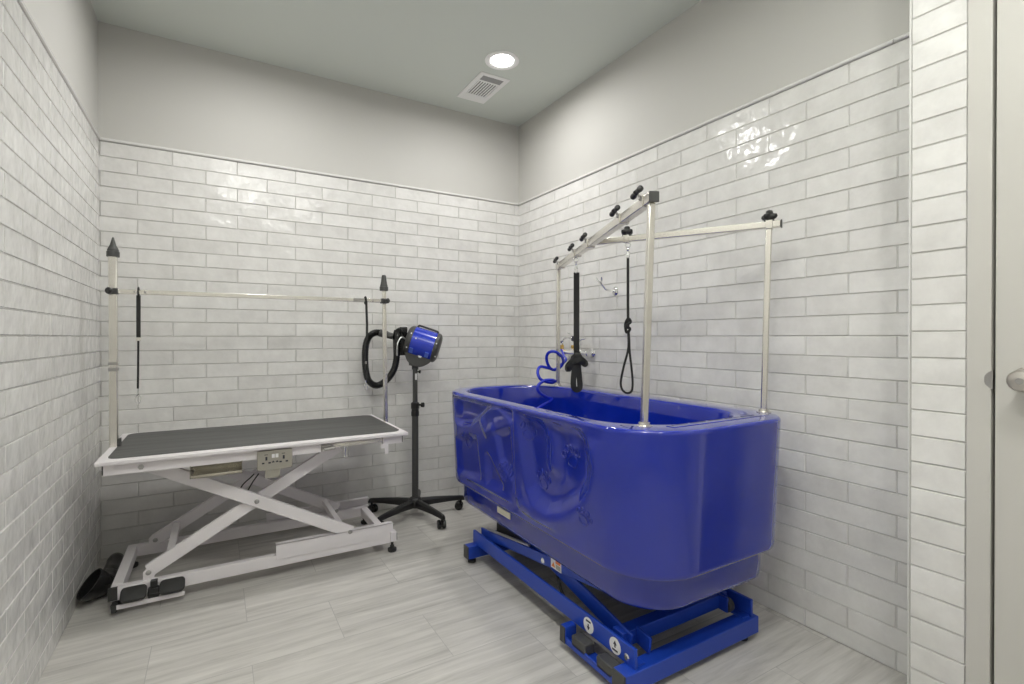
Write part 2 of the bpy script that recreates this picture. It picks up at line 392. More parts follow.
# base frame
by0, by1 = -.672, -.165
mb = MB()
mb.box((.135, by0, .052), (1.30, by0+.035, .106)); mb.box((.135, by1-.035, .052), (1.30, by1, .106))
mb.box((.135, by0+.035, .056), (.175, by1-.035, .106)); mb.box((1.262, by0+.035, .056), (1.30, by1-.035, .106))
bf = mb.build('base_frame', 'white', T, bevel=.003)
for y0_, s in ((by0-.004, 1), (by1+.004, -1)):           # roller guide channels on the right
    mb = MB(); g0 = .752
    mb.box((g0, min(y0_, y0_+s*.004), .086), (1.312, max(y0_, y0_+s*.004), .157)); mb.box((g0, min(y0_, y0_+s*.034), .153), (1.312, max(y0_, y0_+s*.034), .157)); mb.box((g0, min(y0_, y0_+s*.034), .106), (1.312, max(y0_, y0_+s*.034), .109))
    mb.build('guide_channel', 'white', bf, bevel=.001)
mb = MB().box((1.298, -.69, .062), (1.328, -.645, .112)); pb = mb.build('corner_bracket', 'white', bf, bevel=.002)
MB().box((1.328, -.687, .067), (1.331, -.648, .105)).build('end_cap', 'rub', bf)
MB().box((.129, -.676, .056), (.16, -.664, .108)).build('end_cap', 'rub', bf)
for (fx, fy) in ((1.314, -.655), (.152, -.622), (1.29, -.182), (.155, -.182)):
    MB().lathe((fx, fy, 0), (0, 0, 1), [(0, .021), (.006, .023), (.016, .023), (.020, .013), (.024, .011), (.032, .011), (.034, .007), (.064, .007)], 20).build('levelling_foot', 'rub', bf)
# scissor arms
def arm(a, b, w=.022, h=.056, name='scissor_arm', m='white', parent=T):
    return MB().bar(a, b, w, h, up=(0, 0, 1)).build(name, m, parent, bevel=.003)
FY1, FY2, BY1, BY2 = -.640, -.664, -.232, -.208
a1 = arm((.262, FY1, .140), (1.045, FY1, .585)); a2 = arm((.262, FY2, .598), (1.10, FY2, .148))
a3 = arm((.245, BY1+.02, .124), (1.045, BY1+.02, .585)); a4 = arm((.262, BY2-.03, .598), (1.12, BY2-.03, .138))
for o, pos in ((a1, (.262, FY1-.012, .135)), (a2, (.672, FY2-.012, .376)), (a2, (1.092, FY2-.012, .152)), (a3, (.250, BY1+.008, .127)), (a4, (1.112, BY2-.042, .128))):
    MB().lathe(pos, (0, -1, 0), [(0, .0105), (.002, .0105), (.004, .007)], 14).build('pivot_bolt', 'dkchrome', o)
MB().prism([(.243, FY1-.013, .096), (.283, FY1-.013, .096), (.283, FY1-.013, .14), (.272, FY1-.013, .152), (.254, FY1-.013, .152), (.243, FY1-.013, .14)], (0, .004, 0)).build('hinge_lug', 'white', bf)
MB().prism([(.225, BY1+.008, .10), (.265, BY1+.008, .10), (.265, BY1+.008, .14), (.255, BY1+.008, .152), (.235, BY1+.008, .152), (.225, BY1+.008, .14)], (0, .004, 0)).build('hinge_lug', 'white', bf)
MB().bar((.338, FY1+.01, .188), (.338, BY1+.012, .182), .03, .03, up=(0, .0, 1)).build('cross_tube', 'white', T, bevel=.002)
MB().bar((1.045, FY2+.01, .19), (1.045, BY2-.04, .19), .026, .03, up=(0, 0, 1)).build('cross_tube', 'white', T, bevel=.002)
mb = MB().tube([(.60, -.52, .375), (.62, -.52, .42), (.655, -.53, .455), (.67, -.53, .47)], .003, 8, res=4).tube([(.64, -.52, .385), (.665, -.52, .43), (.69, -.53, .468)], .003, 8, res=4); mb.build('control_cable', 'rub', T)
# pedals
mb = MB().box((.150, -.700, .026), (.392, -.692, .044)).box((.150, -.692, .026), (.392, -.66, .030))
pt = mb.build('pedal_bracket', 'white', T, bevel=.0015)
MB().box((.142, -.702, .016), (.160, -.66, .048)).build('end_cap', 'rub', pt)
def pad(c, sx, sy, ang, name='foot_pedal'):
    mb = MB(); n = 28; vs = []; P = []
    for lev, (zz, k) in enumerate(((-.004, .96), (.002, 1.), (.008, .96), (.011, .80), (.0115, .0))):
        for i in range(n):
            a = 2*math.pi*i/n; q = (abs(math.cos(a))**.45*(1 if math.cos(a) > 0 else -1), abs(math.sin(a))**.45*(1 if math.sin(a) > 0 else -1))
            P.append(V((q[0]*sx*k, q[1]*sy*k, zz)))
    fs = [(l*n+i, l*n+(i+1) % n, (l+1)*n+(i+1) % n, (l+1)*n+i) for l in range(4) for i in range(n)]+[tuple(range(n))[::-1]]
    R = Matrix.Rotation(ang, 3, 'X'); mb.add([R @ p+V(c) for p in P], fs)
    return mb.build(name, 'rub', T, smooth=50)
pad((.215, -.690, .074), .045, .034, math.radians(38)); pad((.348, -.690, .074), .046, .034, math.radians(38))
mb = MB().box((.264, -.700, .044), (.302, -.676, .085)).box((.272, -.698, .085), (.297, -.674, .114)).cyl((.262, -.69, .06), (.312, -.69, .06), .011, 12); mb.build('pedal_switch', 'blackgl', T, bevel=.003)
# overhead arm: two posts, caps, bar
def gpost(xb, yb, xt, yt, zb, zcap, ztip, parent=T, w=.030, name='post', flat=False):
    p = MB().bar((xb, yb, zb), (xt, yt, zcap), w, w, up=(0, 1, 0)).build(name, 'steel', parent, bevel=.003)
    mb = MB().lathe((xt, yt, zcap-.012), (0, 0, 1), [(0, .024), (.022, .024), (.026, .021), (.03, .0215), (.036, .019), (.052, .0165 if flat else .0115), (.072, .014 if flat else .0065), (ztip-zcap+.006, .0125 if flat else .004), (ztip-zcap+.012, .010 if flat else .001)], 16)
    mb.build('post_cap', 'grey', p, smooth=30); return p
p1 = gpost(.121, -.455, .1195, -.45, .60, 1.503, 1.579)
p2 = gpost(1.352, -.418, 1.346, -.40, .60, 1.414, 1.492, flat=True, w=.021)
MB().box((.1035, -.473, .985), (.1385, -.437, 1.0)).box((.1035, -.473, 1.012), (.1385, -.437, 1.024)).build('height_mark', 'dkchrome', p1)
for zz in (.61,): MB().box((.136, -.47, zz), (.146, -.44, zz+.075)).build('clamp_plate', 'grey', p1)
br = MB().bar((.135, -.45, 1.338), (1.335, -.402, 1.343), .022, .020, up=(0, 0, 1)).build('crossbar', 'steel', T, bevel=.002)
MB().bar((1.17, -.4085, 1.3424), (1.232, -.406, 1.3426), .0235, .0215, up=(0, 0, 1)).build('crossbar_sleeve', 'dkchrome', br, bevel=.002)
for (xx, yy, zz, s) in ((.1195, -.452, 1.338, -1), (1.346, -.402, 1.343, 1)):
    ck = MB().box((xx-.019, yy-.019, zz-.014), (xx+.019, yy+.019, zz+.014)).build('bar_clamp', 'grey', br, bevel=.004)
    MB().lathe((xx, yy-.02, zz), (s*.55, -1, 0), [(0, .006), (.010, .006), (.012, .013), (.024, .0145), (.029, .010)], 14).build('knob', 'black', ck)
MB().cyl((.196, -.4625, 1.3385), (.196, -.430, 1.3385), .004, 8).build('bar_bolt', 'dkchrome', br); MB().cyl((.235, -.4605, 1.339), (.235, -.430, 1.339), .0055, 8).build('bar_bolt', 'dkchrome', br)
MB().cyl((1.28, -.417, 1.343), (1.28, -.39, 1.343), .006, 8).build('bar_bolt', 'dkchrome', br)

# nooses on the table bar
def ring(c, r, n_, t=.0018, ax=None):
    x, y, d = basis(n_); return [V(c)+x*(r*math.cos(a))+y*(r*math.sin(a)) for a in [2*math.pi*k/16 for k in range(16)]]
def clip_hook(mb, top, length, dirx):
    """swivel snap hook hanging from 'top'"""
    top = V(top); d = V(dirx).normalized()
    mb.tube([top+V((0, 0, -.002)), top+V((0, 0, -length*.35))], .0035, 8)
    mb.lathe(top+V((0, 0, -length*.42)), (0, 0, 1), [(0, .004), (.004, .006), (.008, .004)], 10)
    k = length*.5; c = top+V((0, 0, -length*.42-k*.5))
    mb.tube([c+d*(k*.26*math.cos(a))+V((0, 0, k*.5*math.sin(a))) for a in [2*math.pi*j/18 for j in range(18)]], .0026, 8, closed=True)
n1 = thing('grooming_noose', (.209, -.45, .83), 'thin black grooming noose with metal clip hanging at left end of table bar', 'grooming leash', 'grooming nooses')
pts = [(.209, -.4455, 1.352)]
MB().tube([V((.21, -.4475, 1.3405))+V((0, .0195*math.cos(a), .0195*math.sin(a))) for a in [2*math.pi*k/18 for k in range(18)]], .003, 8, closed=True).build('hanging_ring', 'nylon', n1)
MB().tube([(.21, -.450, 1.324), (.21, -.45, 1.29), (.2095, -.45, 1.21), (.2095, -.45, 1.133)], 0, flat=(.016, .005, (0, 1, 0))).build('strap', 'nylon', n1)
MB().box((.2015, -.4535, 1.118), (.2175, -.4465, 1.134)).build('slide_buckle', 'steel', n1)
MB().tube([(.209, -.45, 1.118), (.208, -.45, 1.03), (.2075, -.45, .97), (.2065, -.45, .902)], .0042, 8).build('cord', 'nylon', n1)
mb = MB(); clip_hook(mb, (.2065, -.45, .906), .078, (1, 0, 0)); mb.build('clip', 'chrome', n1)
n2 = thing('grooming_noose', (1.239, -.42, .86), 'black grooming noose hanging at right end of table bar, across the dryer hose', 'grooming leash', 'grooming nooses')
MB().tube([V((1.239, -.405, 1.3425))+V((0, .0205*math.cos(a), .0205*math.sin(a))) for a in [2*math.pi*k/18 for k in range(18)]], .004, 8, closed=True).build('hanging_ring', 'nylon', n2)
MB().tube([(1.239, -.424, 1.338), (1.240, -.425, 1.288), (1.243, -.424, 1.21), (1.243, -.422, 1.12)], 0, flat=(.012, .005, (0, 1, 0))).build('strap', 'nylon', n2)
MB().tube([(1.243, -.422, 1.122), (1.234, -.42, 1.09), (1.231, -.42, 1.0), (1.236, -.42, .93), (1.237, -.42, .893)], .0042, 8, res=4).build('cord', 'nylon', n2)
MB().box((1.229, -.4235, .985), (1.241, -.4165, 1.0)).build('slide_buckle', 'steel', n2)
mb = MB(); clip_hook(mb, (1.237, -.42, .897), .062, (1, 0, 0)); mb.build('clip', 'chrome', n2)

# ------------------------------------------------------------------ stand dryer
D = thing('stand_dryer', (1.6, -.216, 0), 'blue and black pet dryer on a rolling black floor stand with coiled hose', 'pet dryer')
px, py = 1.6, -.214
base = MB().lathe((px, py, .055), (0, 0, 1), [(0, .030), (.01, .042), (.05, .042), (.062, .034), (.066, .025)], 28).build('hub', 'black', D)
for k in range(5):
    a = math.radians(-79+72*k); d = V((math.cos(a), math.sin(a), 0)); R_ = .315
    n_ = V((-d.y, d.x, 0)); O = V((px, py, 0)); vs = []; secs = []
    for t, zt_, zb_, w in ((.02, .112, .060, .040), (.12, .108, .066, .036), (.22, .100, .068, .031), (.295, .093, .066, .027), (.318, .089, .062, .024), (.326, .080, .062, .018)):
        for s, zz, ww in ((-1, zb_, 1), (1, zb_, 1), (1, zt_-.012, 1), (.45, zt_, 1), (-.45, zt_, 1), (-1, zt_-.012, 1)): vs.append(O+d*t+n_*(s*w/2*1.05)+V((0, 0, zz)))
    fs = [(i*6+j, i*6+(j+1) % 6, (i+1)*6+(j+1) % 6, (i+1)*6+j) for i in range(5) for j in range(6)]+[(0, 1, 2, 3, 4, 5), tuple(30+j for j in range(6))]
    lg = MB().add(vs, fs).build('leg', 'black', D, bevel=.002)
    cc = O+d*.302; ax = V((math.cos(a+1.15), math.sin(a+1.15), 0)); side = V((-ax.y, ax.x, 0))
    mb = MB().cyl(cc+V((0, 0, .03)), cc+V((0, 0, .066)), .007, 10)
    cen = cc+side*.012+V((0, 0, .0265))
    for s in (-1, 1):
        mb.lathe(cen+ax*(s*.007), ax*s, [(0, .025), (.003, .0265), (.014, .0265), (.018, .022), (.019, .008)], 22)
    mb.lathe(cen-ax*.008, ax, [(0, .018), (.016, .018)], 14)
    mb.build('caster', 'blackgl', lg, smooth=40)
pole = MB().cyl((px, py, .10), (px, py, .66), .0205, 24).build('pole', 'grey', D)
MB().cyl((px, py, .66), (px, py, .99), .0155, 20).build('pole_extension', 'grey', D)
col = MB().lathe((px, py, .635), (0, 0, 1), [(0, .0225), (.004, .025), (.028, .025), (.03, .023), (.046, .023), (.048, .0265), (.082, .0265), (.088, .020)], 24).build('collar', 'black', D)
kd = V((.80, -.60, 0)).normalized()
MB().lathe(V((px, py, .706))+kd*.02, kd, [(0, .006), (.018, .006), (.02, .015), (.036, .016), (.04, .012)], 16).build('knob', 'blackgl', col)
MB().lathe(V((px, py, .915))+kd*.012, kd, [(0, .005), (.012, .005), (.014, .010), (.024, .010)], 14).build('locking_screw', 'blackgl', D)
MB().box((px-.006, py-.018, .865), (px+.006, py-.0145, .905)).build('height_sticker', 'sticker', D)
ax = V((.205, -.105, -.072)).normalized(); c0 = V((1.566, -.184, 1.121)); Lb = .195
upv = V((0, 0, 1)); upv = (upv-ax*upv.dot(ax)).normalized(); sd = ax.cross(upv).normalized()   # sd points towards the room
if sd.dot(V((-1, -1.5, 0))) < 0: sd = -sd
bd = MB().lathe(c0+ax*.028, ax, [(0, .093), (.002, .0945), (Lb-.052, .0945), (Lb-.05, .093)], 40).build('motor_housing', 'bluedry', D)
MB().lathe(c0, ax, [(-.012, .050), (-.008, .076), (.002, .089), (.012, .094), (.028, .0955), (.030, .093)], 40).build('intake_cap', 'grey', bd)
MB().lathe(c0+ax*(Lb-.024), ax, [(0, .093), (.002, .0955), (.018, .0945), (.026, .088), (.033, .073), (.036, .03)], 40).build('end_cap', 'grey', bd)
mb = MB().tube([c0+ax*.035+upv*.092, c0+ax*.038+upv*.101, c0+ax*.05+upv*.105, c0+ax*.15+upv*.102, c0+ax*.165+upv*.099, c0+ax*.168+upv*.09], .0065, 8, res=3); mb.build('carry_handle', 'black', bd)
# clips and screws on the housing
for t in (.045, .145):
    for_ = c0+ax*t
    q = sd*math.cos(-.62)+upv*math.sin(-.62); q2 = sd*math.sin(.62)+upv*math.cos(.62)
    MB().bar(for_+q*.094-q2*.02, for_+q*.094+q2*.018, .022, .008, up=q).build('mount_clip', 'blueclip', bd, bevel=.001)
for t, ang in ((.055, .25), (.185, .32), (.20, -.55), (.015, -.5), (.018, .5)):
    q = sd*math.cos(ang)+upv*math.sin(ang); MB().lathe(c0+ax*t+q*.0935, q, [(0, .0045), (.003, .0045), (.004, .003)], 10).build('screw', 'sticker', bd)
# bracket: curved cradle under the housing
mb = MB(); n_ = 14; P1 = []
cb = c0+ax*.095-upv*.055
for k in range(n_+1):
    a = math.radians(200+140*k/n_); P1.append(cb+ax*(.088*math.cos(a))+upv*(.098*math.sin(a)*.95))
P1 = [cb+ax*.083+upv*.005, cb-ax*.083+upv*.005]+P1
mb.prism([p+sd*.048 for p in P1], sd*.006); mb.prism([p-sd*.054 for p in P1], sd*.006)
mb.box((px-.03, py-.035, .955), (px+.03, py+.035, .975)); mb.cyl((px, py, .93), (px, py, .96), .021, 16)
bk = mb.build('cradle_bracket', 'grey', D, bevel=.0015)
MB().lathe(cb+sd*.054-upv*.02+ax*.012, sd, [(0, .013), (.004, .012), (.005, .006)], 18).build('bracket_bolt', 'sticker', bk)
# hose
hp = [(1.570, -.188, 1.137), (1.548, -.178, 1.146), (1.528, -.172, 1.168), (1.508, -.166, 1.172), (1.495, -.18, 1.135), (1.492, -.184, 1.042), (1.481, -.178, .95), (1.45, -.162, .885), (1.41, -.136, .843), (1.373, -.114, .832), (1.34, -.095, .86), (1.324, -.085, .92), (1.319, -.082, 1.01), (1.324, -.085, 1.086), (1.34, -.095, 1.136), (1.368, -.111, 1.161), (1.40, -.122, 1.163), (1.432, -.137, 1.152)]
hs = MB()
P_h = hp; hs.tube(P_h, .0, n=14, res=8)
hs = MB()
Q = []
import itertools
class _T: pass
tmp = MB(); tmp.tube(hp, .02, n=4, res=14, caps=False)
rings = len(tmp.v)//4
ctr = [sum((V(tmp.v[i*4+j]) for j in range(4)), V((0, 0, 0)))/4 for i in range(rings)]
hs.tube(ctr, lambda t: .0205+.0013*(1 if int(t*rings) % 2 else -1), n=16)
hose = hs.build('hose', 'blackgl', D, smooth=60)
MB().lathe((1.400, -.121, 1.163), (.9, -.45, -.28), [(0, .024), (.05, .024), (.052, .021), (.085, .019)], 18).build('hose_cuff', 'grey', hose)
nz = MB().lathe((1.502, -.150, 1.150), (-.06, .06, -1), [(-.03, .020), (.0, .024), (.02, .026), (.04, .022), (.14, .011), (.15, .009)], 18).build('air_nozzle', 'black', D)
MB().tube([(1.545, -.215, 1.118), (1.515, -.215, 1.135), (1.497, -.215, 1.12), (1.482, -.222, 1.085), (1.480, -.222, 1.02)], .0045, 8, res=5).build('power_cable', 'bmetal', D)
mb = MB().box((1.515, -.19, 1.02), (1.56, -.15, 1.20)); mb.build('hose_holder', 'black', D, bevel=.006)

# ------------------------------------------------------------------ dryer nozzle lying on the floor
Nz = thing('dryer_nozzle', (.05, -.33, 0), 'loose black dryer nozzle with flared end lying on the floor by the left wall', 'nozzle')
n = 30; mb = MB(); vs = []; pa = V((.072, -.125, .034)); d = V((0, -1, 0))
secs = [((.072, -.125, .034), (0, -1, 0), .027, .027), ((.072, -.130, .034), (0, -1, 0), .032, .032), ((.072, -.16, .034), (0, -1, 0), .034, .034), ((.0725, -.19, .034), (0, -1, 0), .031, .031),
        ((.073, -.33, .035), (0, -1, 0), .034, .033), ((.073, -.35, .039), (0, -1, 0), .042, .039), ((.073, -.37, .041), (0, -1, .02), .045, .041), ((.072, -.41, .043), (-.05, -1, .08), .049, .042),
        ((.068, -.45, .046), (-.18, -1, .2), .053, .043), ((.062, -.485, .053), (-.35, -.9, .4), .059, .047), ((.053, -.512, .066), (-.5, -.7, .6), .063, .044), ((.044, -.530, .082), (-.55, -.5, .75), .066, .040),
        ((.038, -.539, .094), (-.55, -.45, .8), .066, .036), ((.0385, -.538, .0935), (-.55, -.45, .8), .061, .030), ((.050, -.515, .072), (-.55, -.5, .7), .054, .028)]
wide = V((.60, -.75, 0)); 
for i, (c_, dd_, ra, rb) in enumerate(secs):
    dd_ = V(dd_).normalized(); k_ = min(1, max(0, (i-6)/5)); w0 = V((1, 0, 0))*(1-k_)+V((.62, .70, 0))*k_
    w1 = (w0-dd_*w0.dot(dd_)).normalized(); w2 = dd_.cross(w1)
    for k in range(n):
        a = 2*math.pi*k/n; vs.append(V(c_)+w1*(ra*math.cos(a))+w2*(rb*math.sin(a)))
fs = [(i*n+k, i*n+(k+1) % n, (i+1)*n+(k+1) % n, (i+1)*n+k) for i in range(len(secs)-1) for k in range(n)]
fs += [tuple(range(n))[::-1], tuple((len(secs)-1)*n+k for k in range(n))]
dx = max(0, .010-min(v.x for v in vs)); dz = -min(v.z for v in vs)+.0005
vs = [v+V((dx, 0, dz)) for v in vs]; pa = pa+V((dx, 0, dz))
mb.add(vs, fs); nb = mb.build('nozzle_body', 'blackgl', Nz, smooth=50)
MB().lathe(pa+V((0, 0, .0))-d*.001, -d, [(-.03, .02), (.0015, .02)], 18).build('air_inlet', 'ink', Nz)

# ------------------------------------------------------------------ bathing tub
TB = thing('dog_bath_tub', (1.95, -1.45, 0), 'glossy blue dog bathing tub with embossed paw prints on a blue scissor lift', 'bathtub')
def outline(x0, x1, y0, y1, rs, nL=190, nS=40, nC=22, nE=26):
    """rounded rectangle, ccw from the back-left: left side (down -y), front-left, front, front-right, right, back-right, back, back-left"""
    bl, fl_, fr, brr = rs; P = []
    def line(a, b, n): 
        for k in range(n): P.append((a[0]+(b[0]-a[0])*k/n, a[1]+(b[1]-a[1])*k/n))
    def arc(cx, cy, r, a0, n):
        for k in range(n): a = math.radians(a0+90*k/n); P.append((cx+r*math.cos(a), cy+r*math.sin(a)))
    line((x0, y1-bl), (x0, y0+fl_), nL); arc(x0+fl_, y0+fl_, fl_, 180, nC); line((x0+fl_, y0), (x1-fr, y0), nE); arc(x1-fr, y0+fr, fr, 270, nC)
    line((x1, y0+fr), (x1, y1-brr), nS); arc(x1-brr, y1-brr, brr, 0, nC); line((x1-brr, y1), (x0+bl, y1), 8); arc(x0+bl, y1-bl, bl, 90, nC)
    return np.array(P)
bx = (1.570, 2.330, -2.236, -.632); rad = (.285, .23, .165, .39)
def off(dd): return outline(bx[0]+dd, bx[1]-dd, bx[2]+dd, bx[3]-dd, [max(.03, r-dd) for r in rad])
inn = (1.632, 2.225, -2.135, -.715); irad = (.24, .235, .20, .33)
def ioff(dd): return outline(inn[0]+dd, inn[1]-dd, inn[2]+dd, inn[3]-dd, [max(.03, r-dd) for r in irad])
def poly_d(py_, pz_, poly):
    """signed distance (+inside) of points to polygon in (y,z)"""
    poly = np.array(poly); d = np.full(py_.shape, 1e9); ins = np.zeros(py_.shape, bool)
    for i in range(len(poly)):
        a, b = poly[i], poly[(i+1) % len(poly)]; e = b-a
        t = np.clip(((py_-a[0])*e[0]+(pz_-a[1])*e[1])/(e@e), 0, 1)
        d = np.minimum(d, np.hypot(py_-a[0]-t*e[0], pz_-a[1]-t*e[1]))
        c = (a[1] > pz_) != (b[1] > pz_)
        with np.errstate(divide='ignore', invalid='ignore'):
            ins ^= c & (py_ < (b[0]-a[0])*(pz_-a[1])/(b[1]-a[1]+1e-12)+a[0])
    return np.where(ins, d, -d)
def ss(a, b, x): t = np.clip((x-a)/(b-a), 0, 1); return t*t*(3-2*t)
def ridge(y, z, pts, r, h):
    d = np.full(y.shape, 1e9)
    for a, b in zip(pts[:-1], pts[1:]):
        a, b = np.array(a), np.array(b); e = b-a; t = np.clip(((y-a[0])*e[0]+(z-a[1])*e[1])/(e@e), 0, 1)
        d = np.minimum(d, np.hypot(y-a[0]-t*e[0], z-a[1]-t*e[1]))
    return h*np.exp(-(d/r)**2)
PA = [(-.80, .715), (-.96, .70), (-1.06, .715), (-1.17, .770), (-1.24, .815), (-1.29, .832), (-1.35, .836), (-1.40, .818), (-1.452, .790), (-1.452, .90), (-.80, .90)]
PL = [[(-1.225, .585), (-1.25, .57), (-1.35, .482), (-1.22, .472)], [(-.90, .61), (-1.04, .645), (-1.105, .645), (-1.135, .475), (-.92, .44)], [(-1.33, .70), (-1.43, .735), (-1.445, .55), (-1.36, .605)]]
PB = [(-1.485, .90), (-1.90, .90), (-1.945, .79), (-1.965, .71), (-1.950, .638), (-1.90, .575), (-1.79, .505), (-1.70, .478), (-1.62, .485), (-1.57, .53), (-1.55, .60), (-1.53, .70)]
def height(y, z):
    """outward (+) relief of the left side"""
    fade = ss(-.80, -.95, y)
    h = -.017*ss(-.020, .016, poly_d(y, z, PA))
    for pl, dp in zip(PL, (.016, .014, .015)): h += -dp*ss(-.030, .016, poly_d(y, z, pl))
    h += ridge(y, z, [(-1.20, .745), (-1.24, .70), (-1.29, .72)], .024, .008)
    h += -.024*ss(-.028, .055, poly_d(y, z, PB))*ss(.85, .775, z)
    h += ridge(y, z, [(-1.52, .46), (-1.62, .432), (-1.74, .446), (-1.86, .497), (-1.96, .585), (-2.0, .68), (-1.995, .76)], .034, .007)
    h += ridge(y, z, [(-1.70, .83), (-1.735, .73), (-1.73, .66)], .042, .012)*ss(.84, .77, z)
    h += ridge(y, z, [(-1.81, .83), (-1.845, .765)], .034, .008)*ss(.84, .77, z)
    h += -.006*np.exp(-((y+1.466)/.005)**2)*ss(.47, .50, z)
    h += .004*np.exp(-((z-.440)/.012)**2)*ss(-1.46, -1.42, y)
    return 1.3*h*fade*ss(-2.06, -2.0, y)*ss(.405, .425, z)*ss(.838, .812, z)
rings = []
def push(P, z): rings.append(np.column_stack([P, np.full(len(P), z)]))
def low(dd): return outline(bx[0]+dd*.72, bx[1]-dd*.62, bx[2]+dd*.72, bx[3]-dd*.55, [r-dd*.6 for r in rad])
for dd, z in ((.125, .263), (.108, .264), (.098, .269), (.093, .281), (.0885, .33), (.0865, .372), (.083, .380)): push(low(dd), z)
for dd, z in ((.035, .3815), (.026, .383), (.021, .387), (.0195, .394)): push(off(dd), z)
zs = np.arange(.400, .834, .0045)
for z in zs: push(off(.0185*(1-(z-.40)/.43)), z)
for dd, z in ((-.001, .838), (.001, .844), (.005, .8485), (.012, .850)): push(off(dd), z)
O_, I_ = off(.014), ioff(-.008)
for t in (.5, 1): push(O_*(1-t)+I_*t, .8503)
for dd, z in ((-.003, .8485), (.001, .844), (.004, .836), (.012, .78), (.025, .62), (.045, .50), (.065, .465), (.10, .450), (.16, .445)): push(ioff(dd), z)
A = np.array(rings)
m_ = (A[..., 0] < 1.64) & (A[..., 2] > .399) & (A[..., 2] < .846) & (np.arange(len(rings))[:, None] < len(zs)+14)
sel = np.where(m_)
A[sel[0], sel[1], 0] -= height(A[sel[0], sel[1], 1], A[sel[0], sel[1], 2])
nr, npn = A.shape[:2]; fs = []
for i in range(nr-1):
    for k in range(npn): fs.append((i*npn+k, i*npn+(k+1) % npn, (i+1)*npn+(k+1) % npn, (i+1)*npn+k))
fs.append(tuple(range(npn))[::-1]); fs.append(tuple((nr-1)*npn+k for k in range(npn)))
sh = MB().add(A.reshape(-1, 3), fs).build('tub_shell', 'tub', TB, smooth=55)
def sx(y, z): return 1.570+.0185*(1-(z-.40)/.43)-float(height(np.array([y]), np.array([z]))[0])
for (yc, zc, s, rot) in ((-1.56, .755, 1.2, .3), (-1.832, .705, 1.3, -.25), (-1.645, .575, 1.2, .1), (-1.387, .550, 1.2, .25), (-1.0, .62, 1.2, 0), (-1.935, .525, .95, .4)):
    mb = MB()
    def loop(cy_, cz_, ry, rz, n=18):
        c_, s_ = math.cos(rot), math.sin(rot); P = []
        for k in range(n):
            a = 2*math.pi*k/n; u_, v_ = (cy_+ry*math.cos(a))*s, (cz_+rz*math.sin(a))*s
            yy, zz = yc+u_*c_-v_*s_, zc+u_*s_+v_*c_; P.append((sx(yy, zz)-.0005, yy, zz))
        mb.tube(P, .0032, 6, closed=True)
    loop(0, -.012, .021, .017); loop(-.030, .010, .007, .010, 12); loop(-.011, .024, .007, .011, 12); loop(.012, .024, .007, .011, 12); loop(.031, .010, .007, .010, 12)
    mb.build('paw_emblem', 'tub', sh, smooth=60)
MB().box((1.6285, -1.352, .326), (1.636, -1.238, .354)).build('name_plate', 'cream', TB)
# hair-trap cover strip with slots on the near rim
mb = MB().box((1.745, -2.172, .849), (2.225, -2.140, .8520)); cv = mb.build('overflow_cover', 'tub', TB, bevel=.0015)
mb = MB()
for k in range(5): mb.box((1.765+.088*k, -2.149, .8495), (1.838+.088*k, -2.143, .8525))
mb.build('cover_slot', 'ink', cv)
MB().lathe((1.84, -.737, .70), (.2, -1, .1), [(-.01, .022), (.004, .022), (.007, .016)], 20).build('overflow_cap', 'bmetal', TB)

# lift
rx0, rx1 = 1.645, 2.235
mb = MB()
for y_ in (-.985, -2.095):
    pass
bf3 = MB().box((1.592, -1.012, .026), (2.26, -.962, .088)).build('base_beam', 'frame', TB, bevel=.003)
bf2 = MB().box((1.592, -2.122, .026), (2.262, -2.064, .088)).build('base_beam', 'frame', TB, bevel=.003)
for i, xx in enumerate((rx0, rx1)):
    mb = MB().box((xx-.006, -2.112, .088), (xx+.006, -.965, .152))
    s = 1 if i == 0 else -1
    mb.box((min(xx, xx+s*.04), -2.112, .148), (max(xx, xx+s*.04), -.965, .152)) if False else None
    mb.box((min(xx, xx+s*.045), -2.105, .088), (max(xx, xx+s*.045), -.97, .093))
    mb.build('side_rail', 'frame', TB, bevel=.002)
for (x_, y0_, y1_) in ((1.589, -1.012, -.962), (1.589, -2.122, -2.064)):
    MB().box((x_-.003, y0_+.001, .027), (x_+.004, y1_-.001, .0875)).build('end_cap', 'grey', bf2, bevel=.001)
for fx, fy in ((1.622, -.985), (2.215, -.985), (2.215, -2.085), (1.66, -2.09)):
    MB().lathe((fx, fy, 0), (0, 0, 1), [(0, .020), (.005, .021), (.014, .021), (.017, .009), (.027, .008)], 20).build('levelling_foot', 'rub', bf2)
# pedal shelf
mb = MB().box((1.596, -2.064, .030), (1.640, -1.79, .042)).box((1.590, -1.815, .030), (1.640, -1.785, .088)).box((1.590, -2.064, .030), (1.597, -1.80, .055))
shf = mb.build('pedal_shelf', 'frame', TB, bevel=.002)
MB().box((1.586, -1.814, .031), (1.591, -1.786, .0875)).build('end_cap', 'grey', shf, bevel=.001)
for yc in (-1.888, -2.022):
    MB().box((1.590, yc-.038, .044), (1.634, yc+.038, .082)).build('foot_pedal', 'grey', TB, bevel=.004)
    pass
